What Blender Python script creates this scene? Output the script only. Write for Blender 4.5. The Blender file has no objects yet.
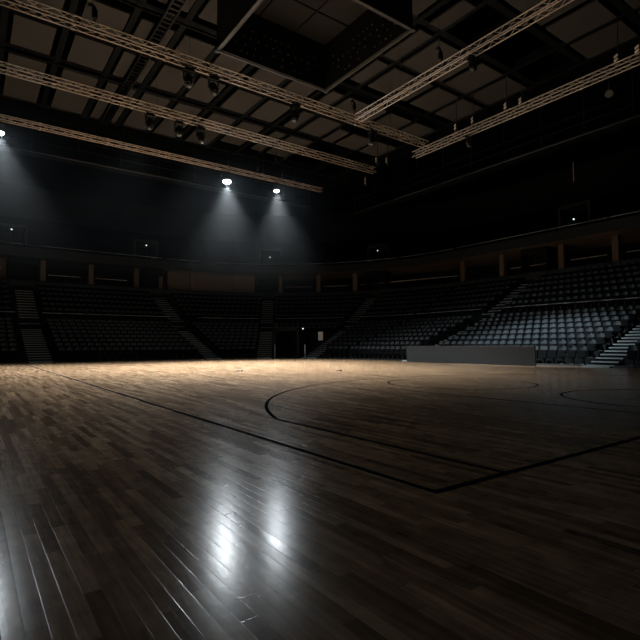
import bpy, math, random
from mathutils import Vector, Matrix
random.seed(7)
PI = math.pi
scene = bpy.context.scene
COL = scene.collection

# ------------------------------------------------------------------ materials
def mat(name, color, rough=0.6, metal=0.0, spec=0.5, emit=None, estr=0.0, noise=0.0, nscale=6.0, bump=0.0):
    m = bpy.data.materials.new(name); m.use_nodes = True
    nt = m.node_tree; b = nt.nodes['Principled BSDF']
    b.inputs['Base Color'].default_value = (*color, 1)
    b.inputs['Roughness'].default_value = rough
    b.inputs['Metallic'].default_value = metal
    b.inputs['Specular IOR Level'].default_value = spec
    if emit:
        b.inputs['Emission Color'].default_value = (*emit, 1)
        b.inputs['Emission Strength'].default_value = estr
    if noise or bump:
        tc = nt.nodes.new('ShaderNodeTexCoord'); n = nt.nodes.new('ShaderNodeTexNoise')
        n.inputs['Scale'].default_value = nscale; n.inputs['Detail'].default_value = 4
        nt.links.new(tc.outputs['Object'], n.inputs['Vector'])
        if noise:
            mr = nt.nodes.new('ShaderNodeMapRange')
            mr.inputs['To Min'].default_value = 1 - noise; mr.inputs['To Max'].default_value = 1 + noise
            nt.links.new(n.outputs['Fac'], mr.inputs['Value'])
            vm = nt.nodes.new('ShaderNodeVectorMath'); vm.operation = 'SCALE'
            vm.inputs[0].default_value = color
            nt.links.new(mr.outputs[0], vm.inputs['Scale'])
            nt.links.new(vm.outputs[0], b.inputs['Base Color'])
        if bump:
            bp = nt.nodes.new('ShaderNodeBump'); bp.inputs['Strength'].default_value = bump
            bp.inputs['Distance'].default_value = 0.01
            nt.links.new(n.outputs['Fac'], bp.inputs['Height']); nt.links.new(bp.outputs[0], b.inputs['Normal'])
    return m

def matte(name, color):
    m = bpy.data.materials.new(name); m.use_nodes = True; nt = m.node_tree
    nt.nodes.remove(nt.nodes['Principled BSDF']); d = nt.nodes.new('ShaderNodeBsdfDiffuse'); d.inputs['Color'].default_value = (*color, 1)
    nt.links.new(d.outputs[0], nt.nodes['Material Output'].inputs['Surface']); return m

PLANK_W, PLANK_L = 0.068, .85
def floor_material():
    m = bpy.data.materials.new('maple_planks'); m.use_nodes = True
    nt = m.node_tree; N = nt.nodes; L = nt.links; b = N['Principled BSDF']
    def math_(op, a, c=None, d=None):
        n = N.new('ShaderNodeMath'); n.operation = op
        for i, v in enumerate((a, c, d)):
            if v is None: continue
            if isinstance(v, (int, float)): n.inputs[i].default_value = v
            else: L.new(v, n.inputs[i])
        return n.outputs[0]
    tc = N.new('ShaderNodeTexCoord'); sp = N.new('ShaderNodeSeparateXYZ'); L.new(tc.outputs['Object'], sp.inputs[0])
    X, Y = sp.outputs[0], sp.outputs[1]
    xr = math_('DIVIDE', X, PLANK_W); row = math_('FLOOR', xr); fx = math_('SUBTRACT', xr, row)
    wn = N.new('ShaderNodeTexWhiteNoise'); wn.noise_dimensions = '1D'; L.new(row, wn.inputs['W'])
    yr = math_('ADD', math_('DIVIDE', Y, PLANK_L), math_('MULTIPLY', wn.outputs['Value'], 13.7))
    col = math_('FLOOR', yr); fy = math_('SUBTRACT', yr, col)
    cmb = N.new('ShaderNodeCombineXYZ'); L.new(row, cmb.inputs[0]); L.new(col, cmb.inputs[1])
    w2 = N.new('ShaderNodeTexWhiteNoise'); w2.noise_dimensions = '2D'; L.new(cmb.outputs[0], w2.inputs['Vector'])
    pid = w2.outputs['Value']
    # grain, stretched along the plank, shifted per plank
    off = N.new('ShaderNodeVectorMath'); off.operation = 'SCALE'; L.new(w2.outputs['Color'], off.inputs[0]); off.inputs['Scale'].default_value = 30
    sc = N.new('ShaderNodeVectorMath'); sc.operation = 'MULTIPLY'; L.new(tc.outputs['Object'], sc.inputs[0]); sc.inputs[1].default_value = (34, 2.2, 1)
    ad = N.new('ShaderNodeVectorMath'); ad.operation = 'ADD'; L.new(sc.outputs[0], ad.inputs[0]); L.new(off.outputs[0], ad.inputs[1])
    gn = N.new('ShaderNodeTexNoise'); gn.inputs['Scale'].default_value = 1.0; gn.inputs['Detail'].default_value = 5; gn.inputs['Roughness'].default_value = .6
    gn.inputs['Distortion'].default_value = .5
    L.new(ad.outputs[0], gn.inputs['Vector'])
    # worn, blotchy patches
    bl = N.new('ShaderNodeTexNoise'); bl.inputs['Scale'].default_value = 7.0; bl.inputs['Detail'].default_value = 3
    L.new(tc.outputs['Object'], bl.inputs['Vector'])
    ramp = N.new('ShaderNodeValToRGB'); L.new(pid, ramp.inputs[0])
    e = ramp.color_ramp.elements
    e[0].position = 0; e[0].color = (.15, .102, .060, 1)
    e[1].position = 1; e[1].color = (.44, .308, .188, 1)
    for p_, c_ in ((.14, (.235, .158, .093, 1)), (.32, (.28, .187, .110, 1)), (.7, (.37, .255, .153, 1))):
        q = ramp.color_ramp.elements.new(p_); q.color = c_
    g1 = N.new('ShaderNodeMapRange'); L.new(gn.outputs['Fac'], g1.inputs['Value']); g1.inputs['From Min'].default_value = .3; g1.inputs['From Max'].default_value = .7
    g1.inputs['To Min'].default_value = .52; g1.inputs['To Max'].default_value = 1.32
    g2 = N.new('ShaderNodeMapRange'); L.new(bl.outputs['Fac'], g2.inputs['Value']); g2.inputs['From Min'].default_value = .3; g2.inputs['From Max'].default_value = .7
    g2.inputs['To Min'].default_value = .68; g2.inputs['To Max'].default_value = 1.15
    gx = math_('MINIMUM', fx, math_('SUBTRACT', 1.0, fx)); gy = math_('MINIMUM', fy, math_('SUBTRACT', 1.0, fy))
    seam = math_('MINIMUM', math_('DIVIDE', gx, .022), math_('DIVIDE', gy, .0028)); seam = math_('MINIMUM', seam, 1.0)
    seamc = math_('ADD', math_('MULTIPLY', seam, .65), .35)
    k = math_('MULTIPLY', math_('MULTIPLY', g1.outputs[0], g2.outputs[0]), seamc)
    fin = N.new('ShaderNodeVectorMath'); fin.operation = 'SCALE'; L.new(ramp.outputs[0], fin.inputs[0]); L.new(k, fin.inputs['Scale'])
    L.new(fin.outputs[0], b.inputs['Base Color'])
    rr = N.new('ShaderNodeMapRange'); L.new(w2.outputs['Value'], rr.inputs['Value']); rr.inputs['To Min'].default_value = .18; rr.inputs['To Max'].default_value = .22
    L.new(rr.outputs[0], b.inputs['Roughness'])
    b.inputs['Specular IOR Level'].default_value = .8
    # bump: cupped boards, seams, fine ripple, board ends that sit a hair proud
    cup = math_('MULTIPLY', math_('MULTIPLY', fx, math_('SUBTRACT', 1.0, fx)), 0.55)
    rip = N.new('ShaderNodeTexNoise'); rip.inputs['Scale'].default_value = 16; rip.inputs['Detail'].default_value = 2; L.new(tc.outputs['Object'], rip.inputs['Vector'])
    hgt = math_('ADD', math_('ADD', cup, math_('MULTIPLY', seam, .22)), math_('ADD', math_('MULTIPLY', rip.outputs['Fac'], .55), math_('MULTIPLY', gn.outputs['Fac'], .12)))
    bp = N.new('ShaderNodeBump'); bp.inputs['Strength'].default_value = .32; bp.inputs['Distance'].default_value = .0022
    L.new(hgt, bp.inputs['Height']); L.new(bp.outputs[0], b.inputs['Normal'])
    return m

M = {}
M['floor'] = floor_material()
M['line'] = matte('dark navy court paint', (.004, .009, .016))
M['concrete'] = mat('dark tier decking', (.005, .0085, .0105), .85, noise=.25, nscale=3)
M['wall'] = mat('black painted wall', (.0025, .005, .0065), .9, noise=.2, nscale=2)
M['deck'] = mat('black roof deck', (.0010, .0022, .0030), .95, spec=.1)
M['panel'] = mat('brown acoustic board', (.036, .0350, .0325), .95, noise=.18, nscale=9, bump=.2)
M['beam'] = mat('blue black steel', (.0012, .0028, .0040), .7, spec=.2, noise=.2)
M['alu'] = mat('bare truss aluminium', (.60, .51, .42), .45, metal=.2, noise=.1, nscale=20)
M['black'] = mat('black powder coat', (.004, .005, .006), .45)
M['blackmat'] = mat('black matt plastic', (.006, .0075, .009), .7)
M['tan'] = mat('tan painted plaster', (.20, .145, .095), .85, noise=.15, nscale=4)
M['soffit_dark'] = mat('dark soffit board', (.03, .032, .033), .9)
M['parapet'] = mat('dark parapet cladding', (.009, .013, .016), .7, noise=.2)
M['band'] = mat('grey blue band wall', (.030, .040, .047), .8, noise=.2)
M['rail'] = mat('pale rail steel', (.42, .46, .47), .4, metal=.1)
M['seat'] = mat('charcoal seat shell', (.042, .056, .064), .42, noise=.12, nscale=12)
M['seatpan'] = mat('shade-dark seat pad', (.003, .0043, .0052), .8, spec=.12, noise=.12, nscale=12)  # shade below the lit backrest tops is put into this colour
M['seatleg'] = mat('seat bracket steel', (.03, .033, .035), .5)
M['tread'] = mat('stair tread', (.010, .014, .017), .8, noise=.25, nscale=8)
M['nosing'] = mat('pale stair nosing', (.36, .43, .46), .7, noise=.25, nscale=8)
M['board'] = mat('grey barrier board', (.014, .0195, .0235), .5, noise=.12, nscale=5)
M['boardcap'] = mat('barrier cap', (.05, .056, .06), .5)
M['led'] = mat('unlit display tile', (.004, .0055, .0065), .5)
M['dots'] = mat('small pale fitting', (.16, .16, .15), .5)
M['cream'] = mat('pale reflector', (.75, .66, .55), .5)
M['lens'] = mat('lit lamp lens', (1, 1, 1), .3, emit=(1.0, .985, .95), estr=55)
M['glint'] = mat('lamp glass', (.03, .034, .036), .25, spec=.5)
M['exit'] = mat('small lit lamp', (1, 1, 1), .4, emit=(.85, .95, 1.0), estr=1.6)
M['chain'] = mat('dark chain', (.03, .03, .03), .5, metal=.5)
M['white'] = mat('white post paint', (.62, .64, .64), .5)
M['poster'] = mat('pale notice sheet', (.42, .42, .41), .8, noise=.4, nscale=14)
M['inner'] = mat('scoreboard inner board', (.0075, .0068, .0056), .9, noise=.25, nscale=2)
M['rim'] = mat('scoreboard rim steel', (.05, .05, .047), .5)

# ------------------------------------------------------------------ mesh builder
class MB:
    def __init__(s): s.v = []; s.f = []; s.sm = []
    def face(s, pts, smooth=False):
        b = len(s.v); s.v += [tuple(p) for p in pts]; s.f.append(tuple(range(b, b + len(pts)))); s.sm.append(smooth)
    def box(s, c, d, R=None, bev=0.0):
        x, y, z = d[0]/2, d[1]/2, d[2]/2
        if bev <= 0:
            P = [Vector((i*x, j*y, k*z)) for k in (-1, 1) for j in (-1, 1) for i in (-1, 1)]
            F = [(0,2,3,1),(4,5,7,6),(0,1,5,4),(2,6,7,3),(0,4,6,2),(1,3,7,5)]
        else:  # chamfered box: 24 verts
            P = []; idx = {}
            for k in (-1, 1):
                for j in (-1, 1):
                    for i in (-1, 1):
                        for a, q in enumerate(((i*x, j*(y-bev), k*(z-bev)), (i*(x-bev), j*y, k*(z-bev)), (i*(x-bev), j*(y-bev), k*z))):
                            idx[(i, j, k, a)] = len(P); P.append(Vector(q))
            F = []
            for sg in (-1, 1):
                F.append([idx[(sg, j, k, 0)] for j, k in ((-1,-1),(1,-1),(1,1),(-1,1))][::sg])
                F.append([idx[(i, sg, k, 1)] for i, k in ((-1,-1),(-1,1),(1,1),(1,-1))][::sg])
                F.append([idx[(i, j, sg, 2)] for i, j in ((-1,-1),(1,-1),(1,1),(-1,1))][::sg])
            for a1 in (-1, 1):
                for a2 in (-1, 1):
                    F.append([idx[(a1,a2,-1,0)], idx[(a1,a2,-1,1)], idx[(a1,a2,1,1)], idx[(a1,a2,1,0)]])
                    F.append([idx[(a1,-1,a2,0)], idx[(a1,-1,a2,2)], idx[(a1,1,a2,2)], idx[(a1,1,a2,0)]])
                    F.append([idx[(-1,a1,a2,1)], idx[(-1,a1,a2,2)], idx[(1,a1,a2,2)], idx[(1,a1,a2,1)]])
                    for k in (-1, 1): F.append([idx[(a1,a2,k,0)], idx[(a1,a2,k,1)], idx[(a1,a2,k,2)]])
        b = len(s.v); c = Vector(c)
        for p in P:
            s.v.append(tuple((R @ p if R else p) + c))
        for f in F: s.f.append(tuple(b + i for i in f)); s.sm.append(False)
        return s
    def tube(s, p, q, r, n=8, r2=None, cap=True):
        p, q = Vector(p), Vector(q); d = (q - p).normalized()
        a = d.orthogonal().normalized(); e = d.cross(a); r2 = r if r2 is None else r2
        b = len(s.v)
        for P, rr in ((p, r), (q, r2)):
            for i in range(n):
                t = 2*PI*i/n; s.v.append(tuple(P + a*(rr*math.cos(t)) + e*(rr*math.sin(t))))
        for i in range(n):
            j = (i+1) % n; s.f.append((b+i, b+j, b+n+j, b+n+i)); s.sm.append(n > 5)
        if cap:
            s.f.append(tuple(b+i for i in range(n))[::-1]); s.sm.append(False)
            s.f.append(tuple(b+n+i for i in range(n))); s.sm.append(False)
        return s
    def path(s, pts, r, n=8):
        for a, b in zip(pts[:-1], pts[1:]): s.tube(a, b, r, n)
        return s
    def lathe(s, prof, n=20, R=None, c=(0, 0, 0)):   # prof: (radius, z)
        b = len(s.v); c = Vector(c)
        for r, z in prof:
            for i in range(n):
                p = Vector((r*math.cos(2*PI*i/n), r*math.sin(2*PI*i/n), z)); s.v.append(tuple((R @ p if R else p) + c))
        for k in range(len(prof)-1):
            for i in range(n):
                j = (i+1) % n; s.f.append((b+k*n+i, b+k*n+j, b+(k+1)*n+j, b+(k+1)*n+i)); s.sm.append(True)
        s.f.append(tuple(b+i for i in range(n))[::-1]); s.sm.append(False)
        o = b + (len(prof)-1)*n
        s.f.append(tuple(o+i for i in range(n))); s.sm.append(False)
        return s
    def add(s, o, Mx):
        b = len(s.v)
        s.v += [tuple(Mx @ Vector(p)) for p in o.v]; s.f += [tuple(b+i for i in f) for f in o.f]; s.sm += o.sm
    def mesh(s, name, m):
        me = bpy.data.meshes.new(name); me.from_pydata(s.v, [], s.f); me.materials.append(m)
        me.polygons.foreach_set('use_smooth', s.sm); me.update()
        return me
    def build(s, name, m, parent=None, loc=None):
        return link(name, s.mesh(name, m), parent, loc)

def link(name, me, parent=None, loc=None):
    o = bpy.data.objects.new(name, me); COL.objects.link(o)
    if parent: o.parent = parent
    if loc: o.location = loc
    return o
def thing(name, label, cat, loc=(0, 0, 0), rz=0.0, group=None, rot=None):
    o = bpy.data.objects.new(name, None); COL.objects.link(o); o.location = loc
    o.rotation_euler = rot if rot else (0, 0, rz); o.empty_display_size = .1
    return tag(o, label, cat, group)
def tag(o, label, cat, group=None):
    o['label'] = label; o['category'] = cat
    if group: o['group'] = group
    return o
def struct(o): o['kind'] = 'structure'; return o
def copy_tree(o, parent=None):
    c = o.copy(); COL.objects.link(c)
    if parent: c.parent = parent
    for ch in list(o.children): copy_tree(ch, c)
    return c
ORD = ['zeroth','first','second','third','fourth','fifth','sixth','seventh','eighth','ninth','tenth','eleventh','twelfth','thirteenth','fourteenth',
       'fifteenth','sixteenth','seventeenth','eighteenth','nineteenth','twentieth','twenty-first','twenty-second','twenty-third','twenty-fourth','twenty-fifth',
       'twenty-sixth','twenty-seventh','twenty-eighth','twenty-ninth','thirtieth']

# ------------------------------------------------------------------ floor and court lines
f = MB(); f.face([(-14, -10, 0), (42, -10, 0), (42, 54, 0), (-14, 54, 0)])
floor = struct(f.build('floor', M['floor']))
Z = .0015
def strip(pts, w):
    mb = MB(); n = len(pts); P = [Vector((*p, 0)) for p in pts]; Lf = []; Rt = []
    for i in range(n):
        d = (P[min(i+1, n-1)] - P[max(i-1, 0)]).normalized(); nn = Vector((-d.y, d.x, 0))
        Lf.append(P[i] + nn*w/2); Rt.append(P[i] - nn*w/2)
    for i in range(n-1):
        mb.face([Rt[i] + Vector((0, 0, Z)), Rt[i+1] + Vector((0, 0, Z)), Lf[i+1] + Vector((0, 0, Z)), Lf[i] + Vector((0, 0, Z))])
    return mb
def arc(c, r, a0, a1, n=64): return [(c[0]+r*math.cos(a0+(a1-a0)*i/n), c[1]+r*math.sin(a0+(a1-a0)*i/n)) for i in range(n+1)]
A3X, A3R, A3Y = .786, 7.06, 1.138
a3 = PI - math.acos((7.5-A3X)/A3R)
ys = A3Y + A3R*math.sin(a3)
W = .055
strip([(0, -W/2), (0, 28)], W).build('sideline', M['line'], floor)
strip([(W/2, 0), (15, 0)], W*1.15).build('baseline', M['line'], floor)
strip([(A3X, W/2), (A3X, ys)] + arc((7.5, A3Y), A3R, a3, PI-a3, 96)[1:] + [(15-A3X, W/2)], W).build('three_point_line', M['line'], floor)
strip(arc((7.5, 5.70), 1.78, 0, 2*PI, 72), .045).build('free_throw_circle', M['line'], floor)
strip(arc((7.5, A3Y+.05), 1.72, 0, PI, 48), .045).build('no_charge_arc', M['line'], floor)
strip([(5.05, W/2), (5.05, 5.70)], .045).build('lane_line', M['line'], floor)

for (x, y), lb in (((5.82, 14.49), 'tiny dark disc on the bright floor below the left lit lamp'),
                   ((8.67, 12.09), 'tiny dark disc on the bright floor right of centre court'),
                   ((13.70, 22.86), 'tiny dark disc on the floor edge before the corner tunnel')):
    mb = MB(); mb.lathe([(.11, .001), (.11, .02), (.09, .035), (.02, .04)], 16)
    tag(mb.build('floor_disc', M['black'], None, (x, y, 0)), lb, 'disc')

# ------------------------------------------------------------------ the bowl: path round the court
FY, FX = 30.8, 18.4; CX, CY, R0 = 12.5, 24.9, 5.9
X0, Y0 = -9.0, -9.0
def ring(kind, t, s):          # kind 'L': t=x ; 'C': t=angle from +x ; 'R': t=y
    if kind == 'L': return Vector((t, FY + s, 0)), Vector((0, 1, 0))
    if kind == 'R': return Vector((FX + s, t, 0)), Vector((1, 0, 0))
    n = Vector((math.cos(t), math.sin(t), 0)); return Vector((CX, CY, 0)) + n*(R0 + s), n
PATH = [('L', X0), ('L', 0), ('L', CX)] + [('C', PI/2*(1 - i/24)) for i in range(1, 24)] + [('R', CY), ('R', 8), ('R', Y0)]
def P(kt, s, z): p, n = ring(kt[0], kt[1], s); return Vector((p.x, p.y, z))
ROWS = []                       # (s of seat line, platform z, front s, back s)
for k in range(8): ROWS.append((.95 + .85*k, .06 + .295*k, .50 + .85*k, 1.35 + .85*k))
S_MID = 1.35 + .85*7 + .75      # 8.05 walkway behind the eighth row
UP0, UPD, UPR = 8.15, .92, .475
for j in range(6): ROWS.append((UP0 + .5 + UPD*j, 3.05 + UPR*j, UP0 + UPD*j, UP0 + UPD*(j+1)))
S_TOP = UP0 + UPD*6             # 13.67
Z_TOP = 3.05 + UPR*6            # 5.9
def tier(profile, path, name, m, smooth=False):
    mb = MB()
    for a, b in zip(path[:-1], path[1:]):
        for (s0, z0), (s1, z1) in zip(profile[:-1], profile[1:]):
            mb.face([P(a, s0, z0), P(b, s0, z0), P(b, s1, z1), P(a, s1, z1)])
    return struct(mb.build(name, m))
prof = [(.42, 0.0)]
for s, z, a, b in ROWS[:8]: prof += [(a, z), (b, z)]
prof += [(1.35+.85*7, 2.36), (S_MID, 2.36), (S_MID, 3.05)]
for s, z, a, b in ROWS[8:]: prof += [(a, z), (b, z)]
prof += [(S_TOP+.01, 5.9)]
tier(prof, PATH, 'seating_tier', M['concrete'])
tier([(S_TOP, 5.9), (S_TOP, 6.42), (S_TOP+.18, 6.42), (S_TOP+.18, 6.0), (S_TOP+4.2, 6.0)], PATH, 'concourse_wall', M['band'])

# tunnel span in the corner
T_A, T_B = math.radians(31), math.radians(50)

# aisles: (kind, t centre, width, label)
AISLES = [('L', 1.05, 1.25, 'aisle stairs in the far stand, leftmost of the stairs in view'),
          ('L', 11.95, 1.1, 'dim aisle stairs in the far stand, slanting up left of the corner'),
          ('C', math.radians(59), 1.1, 'near-upright dim aisle stairs above the corner tunnel posts'),
          ('C', math.radians(26), 1.1, 'dim aisle stairs slanting up right of the corner tunnel'),
          ('R', 18.0, 1.0, 'thin aisle stairs rising from behind the grey board'),
          ('R', 7.5, 1.1, 'bright-edged aisle stairs at the right edge of the court')]
def frame_at(kind, t, s):
    p, n = ring(kind, t, s); tdir = Vector((-n.y, n.x, 0))
    return p, n, Matrix((( tdir.x, n.x, 0), (tdir.y, n.y, 0), (0, 0, 1)))   # local x along the row, y outward
for kind, t, w, lb in AISLES:
    p0, n0, R = frame_at(kind, t, 0)
    root = thing('aisle_stairs', lb, 'stairs', p0, 0, 'aisle stairs of the lower bowl')
    rows = ROWS if True else ROWS[:8]
    for k, (s, z, a, b) in enumerate(rows):
        if kind == 'C' and abs(t - math.radians(59)) < .01 and k < 3: pass
        zp = ROWS[k-1][1] if 0 < k else 0.0
        if k == 8: zp = 2.36
        d = b - a
        for h in (0, 1):
            zz = zp + (z - zp)*(h+1)/2
            ss = a - d/2 + d/2*h + .02 if k != 8 else a - .5 + .25*h
            if k == 8 and h == 0: zz = 2.36 + .23
            mb = MB(); c = n0*(ss + d/4) + Vector((0, 0, zz - .055))
            mb.box(c, (w, d/2 + .06, .13), R)
            st = mb.build('step', M['tread'], root)
            mb = MB(); mb.box(n0*(ss - .035) + Vector((0, 0, zz - .010)), (w, .035, .045), R)
            mb.box(n0*(ss + .02) + Vector((0, 0, zz + .014)), (w, .11, .008), R)
            nz = mb.build('nosing', M['nosing'], st)

# ------------------------------------------------------------------ guard rails on the cross aisle and at the top
def blocks():
    """spans of seating between the aisles: (kind, from, to)"""
    g = lambda a: a/(R0 + 8)
    return [('L', -8.0, 1.03-.85, 'the far stand left of the leftmost stairs'),
            ('L', 1.03+.85, 11.95-.65, 'the far stand beside the leftmost stairs'),
            ('C', math.radians(88), math.radians(59), 'the dark corner left of the tunnel stairs'),
            ('C', math.radians(59), math.radians(26), 'the dark corner above the tunnel'),
            ('C', math.radians(26), 0.0, 'the corner right of the tunnel'),
            ('R', CY-.15, 18.0+.6, 'the stand left of the stairs behind the grey board'),
            ('R', 18.0-.6, 7.5+.65, 'the stand above the grey board'),
            ('R', 7.5-.65, -8.0, 'the stand right of the bright-edged stairs')]
def span_pts(kind, a, b, s, z, step=1.2):
    n = max(1, int(abs(b-a)*((R0+s) if kind == 'C' else 1)/step))
    return [P((kind, a + (b-a)*i/n), s, z) for i in range(n+1)]
for kind, a, b, wh in blocks():
    gap = .75/(R0+8) if kind == 'C' else 0
    aa = a - gap*(1 if a > 0 else 0) if kind == 'C' else a
    bb = b + gap if kind == 'C' and b > 0 else b
    pts = span_pts(kind, aa, bb, S_MID - .05, 3.42)
    base = pts[0].copy(); base.z = 2.36
    r = thing('guard_rail', 'pale guard rail in ' + wh, 'rail', base, 0, 'guard rails of the cross aisle')
    off = Vector((base.x, base.y, base.z))
    mb = MB(); mb.path([p - off for p in pts], .032, 8); mb.build('top_rail', M['rail'], r)
    mb = MB(); mb.path([p - off - Vector((0, 0, .45)) for p in pts], .014, 6); mb.build('lower_rail', M['blackmat'], r)
    for p in pts[::2]:
        mb = MB(); mb.tube(p - off, (p.x-off.x, p.y-off.y, 0), .018, 6); mb.build('rail_post', M['blackmat'], r)

# ------------------------------------------------------------------ concourse: back wall, pillars, soffit, parapet, upper tier
tier([(S_TOP+4.2, 6.0), (S_TOP+4.2, 8.5)], PATH, 'wall_concourse', M['wall'])
LEFTP = [k for k in PATH if k[0] == 'L']
CORNP = [('L', CX)] + [k for k in PATH if k[0] == 'C'] + [('R', CY)]
RIGHTP = [k for k in PATH if k[0] == 'R']
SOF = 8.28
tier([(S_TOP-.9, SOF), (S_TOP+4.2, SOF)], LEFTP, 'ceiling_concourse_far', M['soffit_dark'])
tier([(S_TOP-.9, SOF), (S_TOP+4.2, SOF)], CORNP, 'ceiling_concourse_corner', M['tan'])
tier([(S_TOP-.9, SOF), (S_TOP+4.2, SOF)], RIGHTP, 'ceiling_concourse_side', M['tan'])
tier([(S_TOP-.9, SOF-.02), (S_TOP-.9, 9.0), (S_TOP-.55, 9.0), (S_TOP-.55, 8.6)], PATH, 'parapet_wall', M['parapet'])
up = [(S_TOP-.55, 8.6), (S_TOP+1.0, 8.6)]
for k in range(10): up += [(S_TOP+1.0+.9*k, 8.6+.5*(k+1)), (S_TOP+1.9+.9*k, 8.6+.5*(k+1))]
tier(up, PATH, 'seating_tier_upper', M['deck'])
tier([(S_TOP+10.0, 13.6), (S_TOP+10.0, 17.2)], PATH, 'wall_back', M['wall'])
# upper rail on the parapet
for path, lb in ((LEFTP, 'thin pale rail on the upper tier parapet of the far stand'), (CORNP, 'thin dim rail on the upper tier parapet of the dark corner'),
                 (RIGHTP, 'thin pale rail on the upper tier parapet at right')):
    pts = [P(k, S_TOP-.72, 9.26) for k in path]
    if len(pts) < 5: pts = [pts[0].lerp(pts[-1], i/8) for i in range(9)]
    base = pts[0].copy(); base.z = 9.0
    r = thing('parapet_rail', lb, 'rail', base)
    pts[0] = pts[0].lerp(pts[1], .06); pts[-1] = pts[-1].lerp(pts[-2], .06)
    mb = MB(); mb.path([p - base for p in pts], .028, 8); mb.build('top_rail', M['rail'], r)
    for p in pts:
        mb = MB(); mb.tube(p - base, (p.x-base.x, p.y-base.y, 0), .02, 6); mb.build('rail_post', M['blackmat'], r)

S_PIL = S_TOP + .75
PIL = [('L', -2.6), ('L', 2.52), ('L', 6.30), ('L', 10.25), ('C', math.radians(81)), ('C', math.radians(69)), ('C', math.radians(55.5)), ('C', math.radians(44)),
       ('C', math.radians(33)), ('R', 25.0), ('R', 21.1), ('R', 16.2), ('R', 12.5), ('R', 8.6), ('R', 4.6)]
for k in PIL:
    p, n, R = frame_at(k[0], k[1], S_PIL)
    mb = MB(); mb.box((p.x, p.y, (6.0+SOF)/2), (.42, .42, SOF-6.0), R, .02)
    o = struct(mb.build('pillar', M['tan']))
# rails between the pillars
NAMES = ['left of the leftmost stairs', 'between the first two pillars right of the leftmost stairs', 'between the second and third pillars of the far stand', 'right of the third pillar of the far stand',
         'in the far corner, left part', 'above the corner stairs', 'above the tunnel', 'right of the tunnel', 'right of the corner stairs', 'left of the stairs behind the grey board',
         'above the upper end of the board stairs', 'between two right-hand pillars, above the board', 'between the two rightmost pillars in view', 'right of the rightmost pillar']
for i in range(len(PIL)-1):
    a, b = PIL[i], PIL[i+1]
    if i in (0, 3, 4, 5, 9): continue
    pa, pb = P(a, S_PIL+.35, 7.12), P(b, S_PIL+.35, 7.12)
    d = (pb - pa).normalized(); pa += d*.45; pb -= d*.75
    base = pa.copy(); base.z = 6.0
    r = thing('concourse_rail', 'thin tan concourse rail ' + NAMES[i], 'rail', base, 0, 'concourse rails between pillars')
    mb = MB(); mb.tube(pa - base, pb - base, .035, 8); mb.build('top_rail', M['cream'], r)
    for p in (pa, pa.lerp(pb, .5), pb):
        mb = MB(); mb.tube(p - base, (p.x-base.x, p.y-base.y, 0), .02, 6); mb.build('rail_post', M['blackmat'], r)
# tan wall panels on the concourse
for ks in ([('L', -8.0), ('L', -.1)], [('L', 12.5)] + [('C', math.radians(90-3*i)) for i in range(1, 10)]):
    tier([(S_PIL+.3, 6.0), (S_PIL+.3, 8.27)], ks, 'wall_panel', M['tan'])
# dark portal boxes at the head of each aisle
for (kind, t, w, lb) in AISLES:
    p, n, R = frame_at(kind, t, S_PIL)
    mb = MB()
    for sx in (-1, 1):
        mb.box(R @ Vector((sx*1.0, 0, 0)) + Vector((p.x, p.y, 7.13)), (.12, 1.5, 2.26), R)
    mb.box(Vector((p.x, p.y, 8.0)) + n*.0, (2.0, 1.5, .5), R)
    mb.box(Vector((p.x, p.y, 7.0)) + n*.72, (2.0, .06, 2.0), R)
    struct(mb.build('door_portal', M['wall']))

# upper tier vomitory boxes with their lamps
for kind, t, zz, lb in (('L', .15, 10.55, 'small lit lamp on the upper tier portal above the leftmost stairs'),
                        ('L', 11.0, 10.5, 'small lit lamp on the upper tier portal left of the light beams'),
                        ('C', math.radians(58.5), 10.15, 'small lit lamp on the upper tier portal under the light beams'),
                        ('C', math.radians(25.5), 10.35, 'small lit lamp on the upper tier portal right of the beams'),
                        ('R', 15.0, 9.85, 'small lit lamp on the upper tier portal at right')):
    p, n, R = frame_at(kind, t, S_TOP + .9)
    mb = MB()
    for sx in (-1, 1): mb.box(R @ Vector((sx*1.05, .6, 0)) + Vector((p.x, p.y, 9.9)), (.15, 2.6, 1.8), R)
    mb.box(Vector((p.x, p.y, 10.9)) + n*.6, (2.25, 2.6, .2), R)
    struct(mb.build('door_upper', M['parapet']))
    q = Vector((p.x, p.y, zz)) - n*.72
    lamp = thing('portal_lamp', lb, 'lamp', q, math.atan2(n.y, n.x) + PI/2, 'portal lamps of the upper tier')
    mb = MB(); mb.box((0, -.06, 0), (.30, .1, .16), None, .01); mb.build('housing', M['blackmat'], lamp)
    mb = MB(); mb.lathe([(.055, 0), (.05, .03), (.02, .045)], 12, Matrix.Rotation(-PI/2, 3, 'X'), (0, .0, 0)); mb.build('bulb', M['exit'], lamp)
    mb = MB(); mb.tube((0, -.1, -.08), (0, -.1, 8.7-zz), .02, 6); mb.build('stem', M['blackmat'], lamp)

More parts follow.
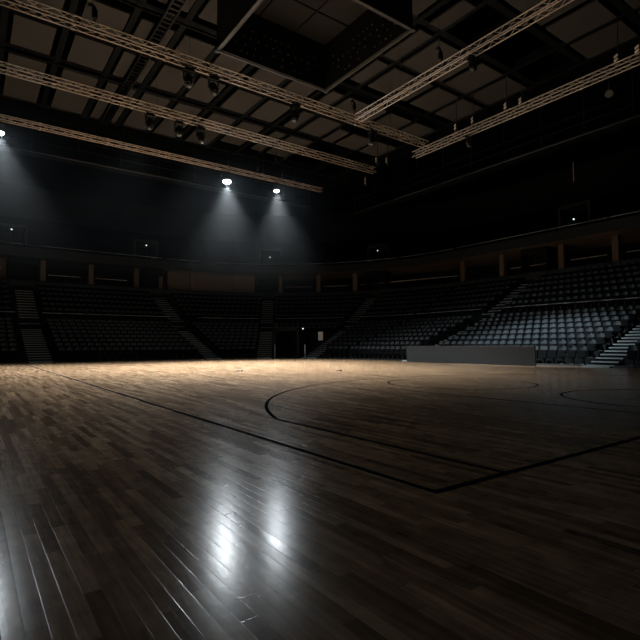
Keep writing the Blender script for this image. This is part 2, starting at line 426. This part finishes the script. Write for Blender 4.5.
# ------------------------------------------------------------------ corner tunnel
tc_ = math.radians(43)
p, n, R = frame_at('C', tc_, 0)
mb = MB()
for sx in (-1, 1): mb.box(R @ Vector((sx*.92, 1.5, 0)) + Vector((p.x, p.y, 1.05)), (.16, 3.0, 2.1), R)
mb.box(Vector((p.x, p.y, 2.15)) + n*1.5, (2.0, 3.0, .18), R)
mb.box(Vector((p.x, p.y, 1.0)) + n*2.9, (1.8, .1, 2.0), R)
struct(mb.build('wall_tunnel', M['wall']))
for ang, lb in ((T_B + math.radians(1), 'slim white post at the left side of the corner tunnel mouth'), (T_A + math.radians(-3.5), 'slim white post at the right side of the corner tunnel mouth')):
    q = P(('C', ang), -.12, 0)
    t_ = thing('tunnel_post', lb, 'post', q)
    mb = MB(); mb.tube((0, 0, .02), (0, 0, 1.02), .035, 10); mb.build('pole', M['white'], t_)
    mb = MB(); mb.lathe([(.13, 0), (.13, .015), (.05, .03)], 16); mb.build('base_plate', M['blackmat'], t_)
q = P(('C', math.radians(29.5)), -.05, 2.18)
lamp = thing('portal_lamp', 'small lit lamp above the corner tunnel mouth', 'lamp', q, math.atan2(q.y-CY, q.x-CX) + PI/2)
mb = MB(); mb.box((0, -.05, 0), (.28, .1, .14), None, .01); mb.build('housing', M['blackmat'], lamp)
mb = MB(); mb.lathe([(.045, 0), (.04, .03), (.015, .04)], 12, Matrix.Rotation(-PI/2, 3, 'X')); mb.build('bulb', M['exit'], lamp)
# pale notice sheet on a stand beside the tunnel
q, n, R = frame_at('C', math.radians(14), -.1)
t_ = thing('notice_board', 'pale notice sheet on a stand right of the corner tunnel', 'sign', (q.x, q.y, 0), math.atan2(n.y, n.x) - PI/2)
mb = MB(); mb.box((0, 0, 1.62), (.44, .03, .62), None, .006); mb.build('sheet', M['poster'], t_)
for sx in (-.17, .17):
    mb = MB(); mb.tube((sx, .02, 0), (sx, .02, 1.34), .016, 6); mb.build('leg', M['blackmat'], t_)

# ------------------------------------------------------------------ seats
def seat_shapes(low=False):
    b = MB(); p = MB(); g = MB()
    tilt = Matrix.Rotation(-math.radians(12), 3, 'X')
    if low:
        b.box((0, .17, .60), (.345, .06, .44), tilt); p.box((0, .04, .44), (.40, .09, .38), tilt); g.box((0, .12, .16), (.10, .14, .32))
    else:
        # backrest: curved shell with a rounded head
        prof = [(.135, .38), (.168, .42), (.176, .60), (.170, .74), (.146, .80), (.095, .825)]
        def col(i, back):
            w, z = prof[i]; out = []
            for k in range(7):
                u = -1 + 2*k/6; x = u*w; y = .10 + (z-.38)*.21 - .045*u*u + (.045 if back else 0)
                out.append(Vector((x, y, z)))
            return out
        for back in (0, 1):
            for i in range(len(prof)-1):
                a, c = col(i, back), col(i+1, back)
                for k in range(6):
                    q = [a[k], a[k+1], c[k+1], c[k]]; b.face(q if not back else q[::-1], True)
        fr, bk = [col(i, 0) for i in range(len(prof))], [col(i, 1) for i in range(len(prof))]
        for i in range(len(prof)-1):
            for k in (0, 6):
                q = [fr[i][k], fr[i+1][k], bk[i+1][k], bk[i][k]]; b.face(q if k == 0 else q[::-1])
        for k in range(6):
            b.face([fr[-1][k], fr[-1][k+1], bk[-1][k+1], bk[-1][k]]); b.face([fr[0][k+1], fr[0][k], bk[0][k], bk[0][k+1]])
        p.box((0, .035, .455), (.375, .085, .36), Matrix.Rotation(-math.radians(14), 3, 'X'), .024)
        g.box((0, .13, .17), (.075, .09, .34), None, .01); g.box((0, .10, .012), (.16, .24, .024), None, .006)
        for sx in (-.195, .195): g.box((sx, .08, .40), (.03, .20, .055), None, .008)
    return b, p, g
SB, SP, SG = seat_shapes(); LB, LP, LG = seat_shapes(True)
me_b, me_p, me_g = SB.mesh('backrest', M['seat']), SP.mesh('seat_pan', M['seatpan']), SG.mesh('seat_bracket', M['seatleg'])
SEATS = []
PITCH = .455
for bi, (kind, a, b, wh) in enumerate(blocks()):
    for k, (s, z, fa, fb) in enumerate(ROWS):
        r = R0 + s
        if kind == 'C':
            m_ = .62/r; lo, hi = (a - (m_ if abs(a - math.radians(88)) > .01 else 0), b + (m_ if b > 0 else 0)); L_ = (lo - hi)*r
        else: lo, hi, L_ = a, b, abs(b - a)
        n_ = int(L_/PITCH)
        for i in range(n_):
            u = (i + .5)/n_
            if kind == 'C':
                t = lo - (lo-hi)*u
                if k < 6 and T_A - 1.5/r < t < T_B + 1.5/r: continue
            else:
                pad = (L_ - n_*PITCH)/2; t = a + (1 if b > a else -1)*(pad + (i+.5)*PITCH)
            p, n = ring(kind, t, s)
            SEATS.append((bi, k, i, n_, kind, Vector((p.x, p.y, z)), n))
cam_p = Vector((-2.4931, -2.1715, .9575)); yaw = .6257
fw = Vector((math.sin(yaw), math.cos(yaw), 0)); rt = Vector((math.cos(yaw), -math.sin(yaw), 0))
def size_of(sd):
    d = sd[5] - cam_p; zc = d.dot(fw); x = 320 + 486.7*d.dot(rt)/zc
    if x > 636 or x < 3: return 0
    if sd[4] == 'R' and sd[1] == 0 and 9.6 < sd[5].y < 19.6: return 0   # behind the board
    return 1/zc
SEATS.sort(key=lambda q: -size_of(q))
def seat_label(sd):
    bi, k, i, n_, *_ = sd
    if bi == 6: w = f'{ORD[n_-i]} seat left of the bright-edged stairs' if i >= n_/2 else f'{ORD[i+1]} seat right of the board stairs'
    elif bi == 7: w = f'{ORD[i+1]} seat right of the bright-edged stairs'
    elif bi == 5: w = f'{ORD[n_-i]} seat left of the board stairs'
    elif bi == 1: w = f'{ORD[i+1]} seat right of the leftmost stairs'
    else: w = f'{ORD[i+1]} seat of {["the far left block","","the left corner block","the tunnel block","the right corner block"][bi]}'
    row = f'{ORD[k+1]} row' if k < 8 else f'{ORD[k-7]} row above the guard rail'
    return f'dark tip-up seat, {row}, {w}'
proto = None
for sd in SEATS[:300]:
    bi, k, i, n_, kind, p, n = sd
    if proto is None:
        proto = thing('stadium_seat', '', 'seat', p, 0, 'tip-up seats of the right-hand stand')
        link('backrest', me_b, proto); link('seat_pan', me_p, proto); link('seat_bracket', me_g, proto); r = proto
    else: r = copy_tree(proto)
    r.location = p; r.rotation_euler = (0, 0, math.atan2(n.y, n.x) - PI/2); r['label'] = seat_label(sd)
far = MB(); unit = MB(); fm = []
for q in (LB, LP, LG): unit.add(q, Matrix.Identity(4))
um = [0]*len(LB.f) + [1]*len(LP.f) + [2]*len(LG.f)
for sd in SEATS[300:]:
    p, n = sd[5], sd[6]
    far.add(unit, Matrix.Translation(p) @ Matrix.Rotation(math.atan2(n.y, n.x) - PI/2, 4, 'Z')); fm += um
fo = far.build('stadium_seats', M['seat']); fo.data.materials.append(M['seatpan']); fo.data.materials.append(M['seatleg'])
fo.data.polygons.foreach_set('material_index', fm)
fo['kind'] = 'stuff'
tag(fo, 'rows of dark tip-up seats in the farther and higher blocks of the bowl', 'seats')

# ------------------------------------------------------------------ grey barrier board
b = thing('barrier_board', 'long plain grey barrier board standing before the right-hand stand', 'board', (17.75, 13.55, 0))
BL = 7.68
mb = MB(); mb.box((0, 0, .435), (.07, BL, .85), None, .01); mb.build('front_panel', M['board'], b)
mb = MB(); mb.box((.005, 0, .875), (.11, BL+.02, .03), None, .008); mb.build('top_cap', M['boardcap'], b)
for sy in (-1, 1):
    mb = MB(); mb.box((.01, sy*(BL/2+.012), .445), (.10, .025, .85), None, .006); mb.build('end_cap', M['boardcap'], b)
for i in range(5):
    y = -BL/2 + .5 + i*(BL-1)/4
    mb = MB(); mb.box((.16, y, .03), (.42, .08, .06), None, .008); mb.box((.12, y, .40), (.05, .05, .74), Matrix.Rotation(.0, 3, 'Y')); mb.build('foot', M['blackmat'], b)

# ------------------------------------------------------------------ roof: deck, beams, panels
ZC = 14.0
mb = MB(); mb.box((12, 20, 17.3), (60, 76, .2)); ceiling = struct(mb.build('ceiling', M['deck']))
COLS = [(-5.2, -3.9), (-3.5, -1.95), (-1.37, .12), (.82, 2.34), (2.79, 3.29), (3.79, 4.14), (4.58, 5.9), (6.35, 7.66), (8.35, 9.75), (10.19, 11.58), (12.38, 13.1), (13.52, 15.05),
        (15.45, 16.2), (16.55, 18.2), (18.55, 20.2)]
RWS = [(1.0, 2.9), (3.4, 5.5), (6.1, 8.15), (9.03, 10.7), (11.2, 13.4), (13.82, 15.8), (17.2, 19.0), (19.85, 22.1), (22.95, 27.4)]
n_p = 0
for ci, (xa, xb) in enumerate(COLS):
    for ri, (ya, yb) in enumerate(RWS):
        if ri == 3 and ci >= 11: continue
        if ri < 5 and ci < 6 : continue
        if ri < 2 and ci < 9: continue
        if ri == 8 and ci >= 9: yb = 26.2
        if ri == 8 and ci >= 12: continue
        if ri == 7 and ci >= 12: ya, yb = 20.5, 22.35
        n_p += 1
        mb = MB(); mb.box(((xa+xb)/2, (ya+yb)/2, ZC+.04), (xb-xa, yb-ya, .08)); mb.build('ceiling_panel', M['panel'], ceiling)
for y in (3.15, 5.8, 8.6, 10.95, 13.6, 16.5, 19.42, 22.52, 27.8):
    mb = MB(); mb.box((7, y, ZC+.36), (27, .16, .4)); mb.box((7, y, ZC+.16), (27, .3, .05)); mb.box((7, y, ZC+.56), (27, .3, .05)); mb.build('cross_beam', M['beam'], ceiling)
for x in (-1.66, .47, 2.56, 4.36, 6.12, 8.0, 9.97, 11.98, 13.3, 15.25, 18.38, 20.5):
    mb = MB(); mb.box((x, 14, ZC+.30), (.14, 28, .34)); mb.box((x, 14, ZC+.12), (.24, 28, .04)); mb.build('main_beam', M['beam'], ceiling)
# low sprinkler pipes slung under the beams
for y in (16.45, 19.4, 22.5):
    mb = MB(); mb.tube((-6, y, ZC-.1), (20.4, y, ZC-.1), .05, 8); mb.build('service_pipe', M['beam'], ceiling)
mb = MB()
for k in range(70):
    mb.box((3.54, 6 + k*.31, ZC-.215), (.36, .10, .03))
for sx in (3.34, 3.74): mb.box((sx, 16.7, ZC-.215), (.05, 22, .10))
tag(mb.build('cable_ladder', M['black']), 'black cable ladder running between ceiling panels left of the scoreboard', 'cable tray')

# bulkheads beyond the panel field and the room shell
for nm, c, d in (('wall_bulkhead_far', (7, 28.2, 15.4), (27.6, .2, 3.6)), ('wall_bulkhead_side', (20.8, 14, 15.4), (.2, 28.6, 3.6))):
    mb = MB(); mb.box(c, d); struct(mb.build(nm, M['deck']))
for nm, c, d in (('wall_left', (-14.1, 22, 8.6), (.2, 66, 17.2)), ('wall_front', (14, -10.1, 8.6), (56.4, .2, 17.2)), ('wall_right', (44, 22, 8.6), (.2, 66, 17.2)), ('wall_far', (14, 56, 8.6), (60, .2, 17.2))):
    mb = MB(); mb.box(c, d); struct(mb.build(nm, M['wall']))

# catwalk beyond the last truss, with its faint pale rails
def catwalk(name, lb, a, b, side):
    a, b = Vector(a), Vector(b); d = (b-a).normalized(); sd = Vector((-d.y, d.x, 0))*side
    t = thing(name, lb, 'catwalk', a)
    L_ = (b-a).length
    mb = MB(); Rz = Matrix.Rotation(math.atan2(d.y, d.x), 3, 'Z'); mb.box((b-a)/2 + sd*.4, (L_, .9, .06), Rz); mb.build('deck', M['beam'], t)
    for h in (.55, 1.05):
        mb = MB(); mb.tube(Vector((0, 0, h)), b-a+Vector((0, 0, h)), .03, 8); mb.build('rail', M['beam'], t)
    mb = MB(); mb.tube(Vector((0, 0, -.10)) - sd*.1, b-a+Vector((0, 0, -.10)) - sd*.1, .03, 8); mb.build('edge_pipe', M['boardcap'], t)
    n = int(L_/2.2)
    for i in range(n+1):
        q = (b-a)*(i/n); mb = MB(); mb.tube(q, q + Vector((0, 0, 17.2 - a.z)), .025, 6); mb.build('hanger', M['beam'], t)
catwalk('catwalk', 'dim catwalk with pipe edge beyond the farthest truss', (-7, 28.9, 11.9), (19, 28.9, 11.9), 1)
catwalk('catwalk', 'dim catwalk with pipe edge beyond the right-hand truss', (22.0, 27, 11.4), (22.0, -4, 11.4), 1)

# ------------------------------------------------------------------ trusses
def truss(a, b, lb, z=11.3, w=.29):
    a, b = Vector((*a, z)), Vector((*b, z)); d = (b-a).normalized(); sd = Vector((-d.y, d.x, 0)); up_ = Vector((0, 0, 1)); L_ = (b-a).length
    t = thing('lighting_truss', lb, 'truss', a, 0, 'lighting trusses under the roof')
    cor = [sd*(i*w/2) + up_*(w/2 + j*w/2) for i, j in ((-1, -1), (1, -1), (1, 1), (-1, 1))]
    for c in cor:
        mb = MB(); mb.tube(c, c + d*L_, .019, 10); mb.build('chord', M['alu'], t)
    mb = MB(); n = int(L_/.42)
    for q in range(4):
        c1, c2 = cor[q], cor[(q+1) % 4]
        for i in range(n):
            s0, s1 = d*(L_*i/n), d*(L_*(i+1)/n)
            if i % 2: mb.tube(c1+s0, c2+s1, .0075, 6, cap=False)
            else: mb.tube(c2+s0, c1+s1, .0075, 6, cap=False)
    mb.build('lacing', M['alu'], t)
    k = 3.0
    while k < L_ - .5:
        for c in cor:
            mb = MB(); mb.tube(c + d*(k-.05), c + d*(k+.05), .034, 10); mb.build('coupler', M['alu'], t)
        k += 3.0
    # steel drop wires to the roof
    for s_ in (L_*.12, L_*.5, L_*.9):
        mb = MB(); mb.tube(d*s_ + up_*w, d*s_ + up_*(13.98 - z), .008, 5); mb.build('drop_wire', M['chain'], t)
    return t
truss((-9, 14.85), (16.75, 14.85), 'tan-lit lighting truss nearest overhead, crossing from top left to the roof corner')
truss((-9, 19.25), (17.1, 19.25), 'tan-lit lighting truss second from the top, crossing the ceiling panels')
truss((-9, 24.0), (16.6, 24.0), 'farthest lighting truss, carrying the three lit lamps', w=.22)
truss((11.85, 14.6), (11.85, -8), 'lighting truss slanting to the top edge right of the scoreboard')
truss((17.25, 16.2), (17.25, -8), 'lighting truss slanting to the right edge above the right-hand stand')

# ------------------------------------------------------------------ fixtures
def orient(direction):
    d = Vector(direction).normalized(); return d.to_track_quat('-Z', 'Y').to_matrix()
def lamp_fixture(loc, aim, lb, lit=False, name='moving_head_lamp', cat='stage light', group=None, s=1.0, wide=1.0):
    """hook clamp on the truss, base box, yoke and a barrel head that points along aim"""
    if name != 'fill_lamp': loc = (loc[0], loc[1], 11.277 - .082*s)
    t = thing(name, lb, cat, loc, 0, group)
    mb = MB(); mb.box((0, 0, -.07*s), (.34*s, .26*s, .14*s), None, .02*s); mb.build('base', M['black'], t)
    mb = MB()
    for sx in (-.1*s, .1*s): mb.box((sx, 0, .03*s), (.03*s, .08*s, .10*s), None, .008*s)
    mb.build('clamp', M['black'], t)
    mb = MB()
    for sx in (-1, 1): mb.box((sx*.165*s*wide, 0, -.28*s), (.035*s, .10*s, .32*s), None, .01*s)
    mb.box((0, 0, -.15*s), (.36*s*wide, .12*s, .04*s), None, .01*s); mb.build('yoke', M['black'], t)
    R = orient(aim) @ Matrix.Diagonal((wide, wide, 1)); c = Vector((0, 0, -.38*s))
    mb = MB(); mb.lathe([(.05*s, .20*s), (.115*s, .16*s), (.135*s, .05*s), (.135*s, -.10*s), (.15*s, -.17*s), (.15*s, -.21*s)][::-1], 20, R, c); h = mb.build('head', M['blackmat'], t)
    mb = MB(); mb.lathe([(.015*s, -.30*s), (.06*s, -.288*s), (.10*s, -.262*s), (.125*s, -.225*s), (.132*s, -.205*s)], 20, R, c); mb.build('lens', M['lens' if lit else 'glint'], h)
    return t, Vector(loc) + c + R @ Vector((0, 0, -.36*s))
ZT = 11.3 - .03
SPOTS = [((9.66, 24.0, ZT), (-.9, -2.6, -11), 'brightest lit spotlight in mid-air, left of the two hanging over the far court'),
         ((13.06, 24.0, ZT), (-.6, -2.4, -11), 'lit spotlight, smaller one right of the brightest lamp'),
         ((-1.60, 24.0, ZT), (1.2, -2.0, -11), 'lit spotlight cut by the left edge of the view')]
spots = []
for (loc, aim, lb), sz in zip(SPOTS, (.98, .86, .90)):
    t, tip = lamp_fixture(loc, aim, lb, True, 'spotlight', 'spotlight', None, sz, 1.75 if sz > .95 else 1.4); spots.append((tip, Vector(aim)))
GM = 'dark unlit lamps under the trusses'
POOL = {(8.55, 14.85): (-.05, .02, -1), (3.75, 19.25): (-.22, -.08, -1), (6.10, 19.25): (.15, -.06, -1)}; pools = []  # dark-looking heads given added beams that light the floor pool
for loc, lb in (((3.85, 14.85, ZT), 'dark unlit lamp under the nearest truss, left of the pair'), ((4.83, 14.85, ZT), 'dark unlit lamp under the nearest truss, right of the pair'),
                ((8.55, 14.85, ZT), 'dark lamp with added floor beam under the nearest truss below the scoreboard corner'), ((12.95, 14.85, ZT), 'dark unlit lamp under the truss junction at the roof corner'),
                ((3.75, 19.25, ZT), 'dark lamp with added floor beam under the second truss, leftmost of three'), ((5.05, 19.25, ZT), 'dark unlit lamp under the second truss, middle of three'),
                ((6.10, 19.25, ZT), 'dark lamp with added floor beam under the second truss, right one of three')):
    aim = POOL.get(loc[:2], (random.uniform(-.3, .3), random.uniform(-.4, .1), -1))
    _, tip = lamp_fixture(loc, aim, lb, False, group=GM, s=1.1)
    if loc[:2] in POOL: pools.append((tip, aim))
lamp_fixture((11.85, 8.3, ZT), (-.9, -.7, -.6), 'dark unlit lamp with a glinting lens under the truss right of the scoreboard', False, group=GM, s=1.0)
STAND_FILL = lamp_fixture((17.25, 12.6, ZT), (.42, -.06, -1), 'added fill lamp under the right-hand truss turned to the stand', False, group=GM, s=.8)  # added lamp that brightens the seats of the right stand

# chain hoists on top of the trusses
def hoist(loc, lb):
    t = thing('chain_hoist', lb, 'hoist', loc, 0, 'chain hoists standing on the trusses')
    mb = MB(); mb.box((0, 0, .36), (.17, .17, .34), None, .04); mb.build('motor', M['black'], t)
    mb = MB(); mb.path([(.02, 0, .50), (-.03, 0, .60), (-.12, 0, .64), (-.19, 0, .60)], .065, 10); mb.build('chain_guide', M['black'], t)
    mb = MB(); mb.tube((0, 0, .2), (0, 0, .03), .03, 8); mb.build('hook', M['black'], t)
    mb = MB(); mb.tube((-.05, 0, .6), (-.05, 0, 13.98-loc[2]), .011, 6); mb.build('chain', M['chain'], t)
for loc, lb in (((.62, 14.85, 11.60), 'black chain hoist on the nearest truss at top left'), ((11.75, 14.75, 11.60), 'black chain hoist where two trusses meet below the scoreboard'),
                ((11.85, 9.75, 11.60), 'black chain hoist on the truss right of the scoreboard')):
    hoist(loc, lb)

# twin floodlights hung along the edge of the ceiling panels
FL = [((18.16, 14.1), 'twin floodlight over the right stand, leftmost of its line'), ((18.22, 13.07), 'twin floodlight over the right stand, second of its line'),
      ((18.29, 11.22), 'twin floodlight over the right stand, third of its line'), ((18.44, 10.52), 'twin floodlight over the right stand, fourth of its line'),
      ((18.42, 6.28), 'twin floodlight over the right stand, fifth of its line'), ((18.45, 5.53), 'twin floodlight over the right stand at the right edge'),
      ((18.42, 19.62), 'twin floodlight near the roof corner, right of a pair'), ((17.86, 19.96), 'twin floodlight near the roof corner, left of a pair'),
      ((19.88, 23.31), 'triple floodlight hanging low beyond the second truss end')]
for (x, y), lb in FL:
    nl = 3 if 'triple' in lb else 2
    t = thing('floodlight', lb, 'floodlight', (x, y, 12.5), math.radians(-126), 'floodlights along the ceiling edge')
    mb = MB(); mb.box((0, .07, -.02), (.36, .12, .16*nl+.12), None, .015); mb.build('housing', M['black'], t)
    for k in range(nl):
        mb = MB(); mb.box((0, 0, .16*(k - (nl-1)/2)), (.24, .03, .085), Matrix.Rotation(math.radians(28), 3, 'X'), .008); mb.build('reflector', M['cream'], t)
    mb = MB(); mb.tube((0, .1, .1), (0, .1, ZC-.03-12.5), .018, 6); mb.build('bracket', M['black'], t)
# small pale fittings in the dark beyond the second truss
for i, (x, y, z) in enumerate([(12.55, 25.6, 12.5), (13.15, 26.0, 12.4), (14.6, 25.9, 12.5), (15.7, 26.1, 12.5), (13.6, 25.0, 13.2), (11.2, 27.3, 12.9)]):
    t = thing('small_lamp', ['small pale lamp in the dark beyond the second truss, first of a row', 'small pale lamp in the dark beyond the second truss, second of a row', 'small pale lamp in the dark beyond the second truss, third of a row',
                             'small pale lamp in the dark beyond the second truss, fourth of a row', 'small pale lamp hung higher than the row beyond the second truss', 'small pale lamp hung beyond the last truss above the lit spotlights'][i], 'lamp', (x, y, z), math.radians(-120), 'small lamps in the dark beyond the trusses')
    mb = MB(); mb.box((0, .06, 0), (.18, .1, .3), None, .01); mb.build('housing', M['black'], t)
    for k in (-.07, .07):
        mb = MB(); mb.box((0, 0, k), (.11, .02, .06), Matrix.Rotation(math.radians(30), 3, 'X')); mb.build('reflector', M['dots'], t)
    mb = MB(); mb.tube((0, .08, .1), (0, .08, 13.98-z), .012, 6); mb.build('bracket', M['black'], t)
t = thing('round_lamp', 'round pale lamp face in the dark under the right-hand truss', 'lamp', (21.2, 7.75, 12.5), 0)
Rl = orient((-.85, -.4, -.45))
mb = MB(); mb.lathe([(.17, 0), (.19, .06), (.16, .2), (.06, .26)], 20, Rl); mb.build('housing', M['black'], t)
mb = MB(); mb.lathe([(.15, -.02), (.16, -.003)], 20, Rl); mb.build('lens', M['dots'], t)
mb = MB(); mb.tube((.1, .05, .1), (.1, .05, 1.48), .015, 6); mb.build('bracket', M['black'], t)
mb = MB(); mb.tube((0, 0, 0), (0, 0, 1.35), .03, 8)
tag(mb.build('drop_pipe', M['cream'], None, (31.0, 14.3, 12.15)), 'short thin upright pipe in the dark upper right', 'pipe')

# ------------------------------------------------------------------ centre-hung scoreboard
SX0, SX1, SY0, SY1, SZ0, SZ1 = 4.70, 9.74, 9.19, 14.25, 11.9, 13.97
sb = thing('scoreboard', 'big black hollow centre-hung scoreboard seen from below', 'scoreboard', ((SX0+SX1)/2, (SY0+SY1)/2, SZ0))
hx, hy, hz = (SX1-SX0)/2, (SY1-SY0)/2, SZ1-SZ0
for c, d in (((-hx+.06, 0, hz/2), (.12, 2*hy, hz)), ((hx-.06, 0, hz/2), (.12, 2*hy, hz)), ((0, -hy+.06, hz/2), (2*hx, .12, hz)), ((0, hy-.06, hz/2), (2*hx, .12, hz))):
    mb = MB(); mb.box(c, d); mb.build('display_side', M['led'], sb)
for c, d in (((-hx, 0, 0), (.10, 2*hy+.1, .07)), ((hx, 0, 0), (.10, 2*hy+.1, .07)), ((0, -hy, 0), (2*hx-.1, .10, .07)), ((0, hy, 0), (2*hx-.1, .10, .07))):
    mb = MB(); mb.box(c, d, None, .012); mb.build('bottom_rim', M['rim'], sb)
for sx in (-1, 1):
    for sy in (-1, 1):
        mb = MB(); mb.lathe([(.09, -.06), (.09, .05)], 14, None, (sx*hx, sy*hy, 0)); mb.build('corner_joint', M['rim'], sb)
mb = MB(); mb.box((0, 0, hz-.12), (2*hx-.3, 2*hy-.3, .05)); mb.build('inner_board', M['inner'], sb)
for k in range(1, 3):
    mb = MB(); q = -hx + 2*hx*k/3; mb.box((q, 0, hz-.17), (.05, 2*hy-.3, .05)); mb.box((0, q, hz-.17), (2*hx-.3, .05, .05)); mb.build('inner_rib', M['beam'], sb)
mb = MB(); mb.box((0, 0, 0), (.035, .035, .024)); me_dot = mb.mesh('indicator_dot', M['dots'])
for z, st in ((.25, .30), (.55, .41), (.85, .34), (1.2, .27)):
    for i in range(int((2*hx-.5)/st)):
        if random.random() < .25: continue
        q = -hx + .3 + i*st + random.uniform(-.04, .04)
        link('indicator_dot', me_dot, sb, (q, hy-.135, z)); link('indicator_dot', me_dot, sb, (hx-.135, q, z))
for sx in (-1, 1):
    for sy in (-1, 1):
        mb = MB(); mb.tube((sx*hx*.8, sy*hy*.8, hz-.1), (sx*hx*.8, sy*hy*.8, 14.0-SZ0), .02, 6); mb.build('hanging_cable', M['chain'], sb)

# ------------------------------------------------------------------ haze
mb = MB(); mb.box((2.2, 24.9, 7.07), (31.6, 10.6, 8.26))
hm = bpy.data.materials.new('thin stage haze'); hm.use_nodes = True
nt = hm.node_tree; nt.nodes.remove(nt.nodes['Principled BSDF'])
vs = nt.nodes.new('ShaderNodeVolumeScatter'); vs.inputs['Color'].default_value = (.78, .91, 1.0, 1)
vs.inputs['Anisotropy'].default_value = .2
tc = nt.nodes.new('ShaderNodeTexCoord'); sx_ = nt.nodes.new('ShaderNodeSeparateXYZ'); nt.links.new(tc.outputs['Object'], sx_.inputs[0])
def ramp_(sock, a, b, lo=0.0, hi=1.0):
    n = nt.nodes.new('ShaderNodeMapRange'); n.interpolation_type = 'SMOOTHSTEP'
    n.inputs['From Min'].default_value = a; n.inputs['From Max'].default_value = b
    n.inputs['To Min'].default_value = lo; n.inputs['To Max'].default_value = hi
    nt.links.new(sock, n.inputs['Value']); return n.outputs[0]
def mul_(a, b):
    n = nt.nodes.new('ShaderNodeMath'); n.operation = 'MULTIPLY'
    for i, v in enumerate((a, b)):
        if isinstance(v, float): n.inputs[i].default_value = v
        else: nt.links.new(v, n.inputs[i])
    return n.outputs[0]
HAZE = .0032
dens = mul_(mul_(mul_(ramp_(sx_.outputs[2], 3.0, 10.5, .0, 1.0), ramp_(sx_.outputs[1], 19.5, 23.0)), ramp_(sx_.outputs[0], 18.0, 14.5)), HAZE)
nt.links.new(dens, vs.inputs['Density'])
nt.links.new(vs.outputs[0], nt.nodes['Material Output'].inputs['Volume'])
hz_ = mb.build('haze', hm); hz_['kind'] = 'stuff'; tag(hz_, 'thin stage haze glowing in the beams of the lit lamps', 'haze')

# ------------------------------------------------------------------ lights
def spot(name, loc, aim, watts, angle, blend, radius, color):
    l = bpy.data.lights.new(name, 'SPOT'); l.energy = watts; l.spot_size = math.radians(angle); l.spot_blend = blend
    l.shadow_soft_size = radius; l.color = color
    o = bpy.data.objects.new(name, l); COL.objects.link(o); o.location = loc
    o.rotation_euler = Vector(aim).to_track_quat('-Z', 'Y').to_euler(); return o
for (tip, aim), w in zip(spots, (13000, 9500, 7500)):
    spot('spot_beam', tip, aim, w, 68, 1.0, .10, (1.0, .975, .95))
    spot('spot_spill', tip, (aim.x - .0, aim.y - 7.0, aim.z), w*.050, 150, .6, .11, (.86, .94, 1.0))
for (tip, aim), wt in zip(pools, (17000, 9000, 12500)):
    spot('added_pool_beam', tip, aim, wt, 109, 1.0, .10, (1.0, .975, .95))  # added light, hung in heads that look dark
spot('stand_fill_beam', STAND_FILL[1] + Vector((.05, 0, -.1)), (.33, -.10, -1), 8500, 58, 1.0, .12, (.85, .95, 1.0))

HL = lamp_fixture((-6.0, 14.85, ZT), (4.0, -8.6, -11), 'added fill lamp under the nearest truss beyond the left edge of the view', False, group=GM, s=1.1)  # unseen fill lamp, added to brighten the left foreground floor
spot('floor_fill_beam', HL[1], (4.0, -8.6, -11), 1500, 42, 1.0, .12, (1.0, .95, .89))
w = bpy.data.worlds.new('arena_dark'); scene.world = w; w.use_nodes = True
w.node_tree.nodes['Background'].inputs[0].default_value = (.3, .6, .8, 1); w.node_tree.nodes['Background'].inputs[1].default_value = .0005

# ------------------------------------------------------------------ camera
cam = bpy.data.cameras.new('camera'); co = bpy.data.objects.new('camera', cam); COL.objects.link(co)
yw, pt, rl = .625698305, .0516870858, -.00394795834
fwd = Vector((math.cos(pt)*math.sin(yw), math.cos(pt)*math.cos(yw), math.sin(pt)))
r0 = Vector((math.cos(yw), -math.sin(yw), 0)); u0 = r0.cross(fwd)
r_ = r0*math.cos(rl) + u0*math.sin(rl); u_ = -r0*math.sin(rl) + u0*math.cos(rl)
Rm = Matrix((r_, u_, -fwd)).transposed().to_4x4()
co.matrix_world = Matrix.Translation(cam_p) @ Rm
cam.sensor_width = 36; cam.lens = 486.736/640*36; cam.clip_end = 300; cam.clip_start = .05
scene.camera = co
scene.view_settings.view_transform = 'Standard'; scene.view_settings.look = 'None'; scene.view_settings.gamma = 1
scene.view_settings.use_curve_mapping = False; scene.view_settings.exposure = 0.0
scene.cycles.use_denoising = True
scene.cycles.max_bounces = 8; scene.cycles.diffuse_bounces = 4; scene.cycles.volume_bounces = 0
scene.cycles.sample_clamp_indirect = 4.0
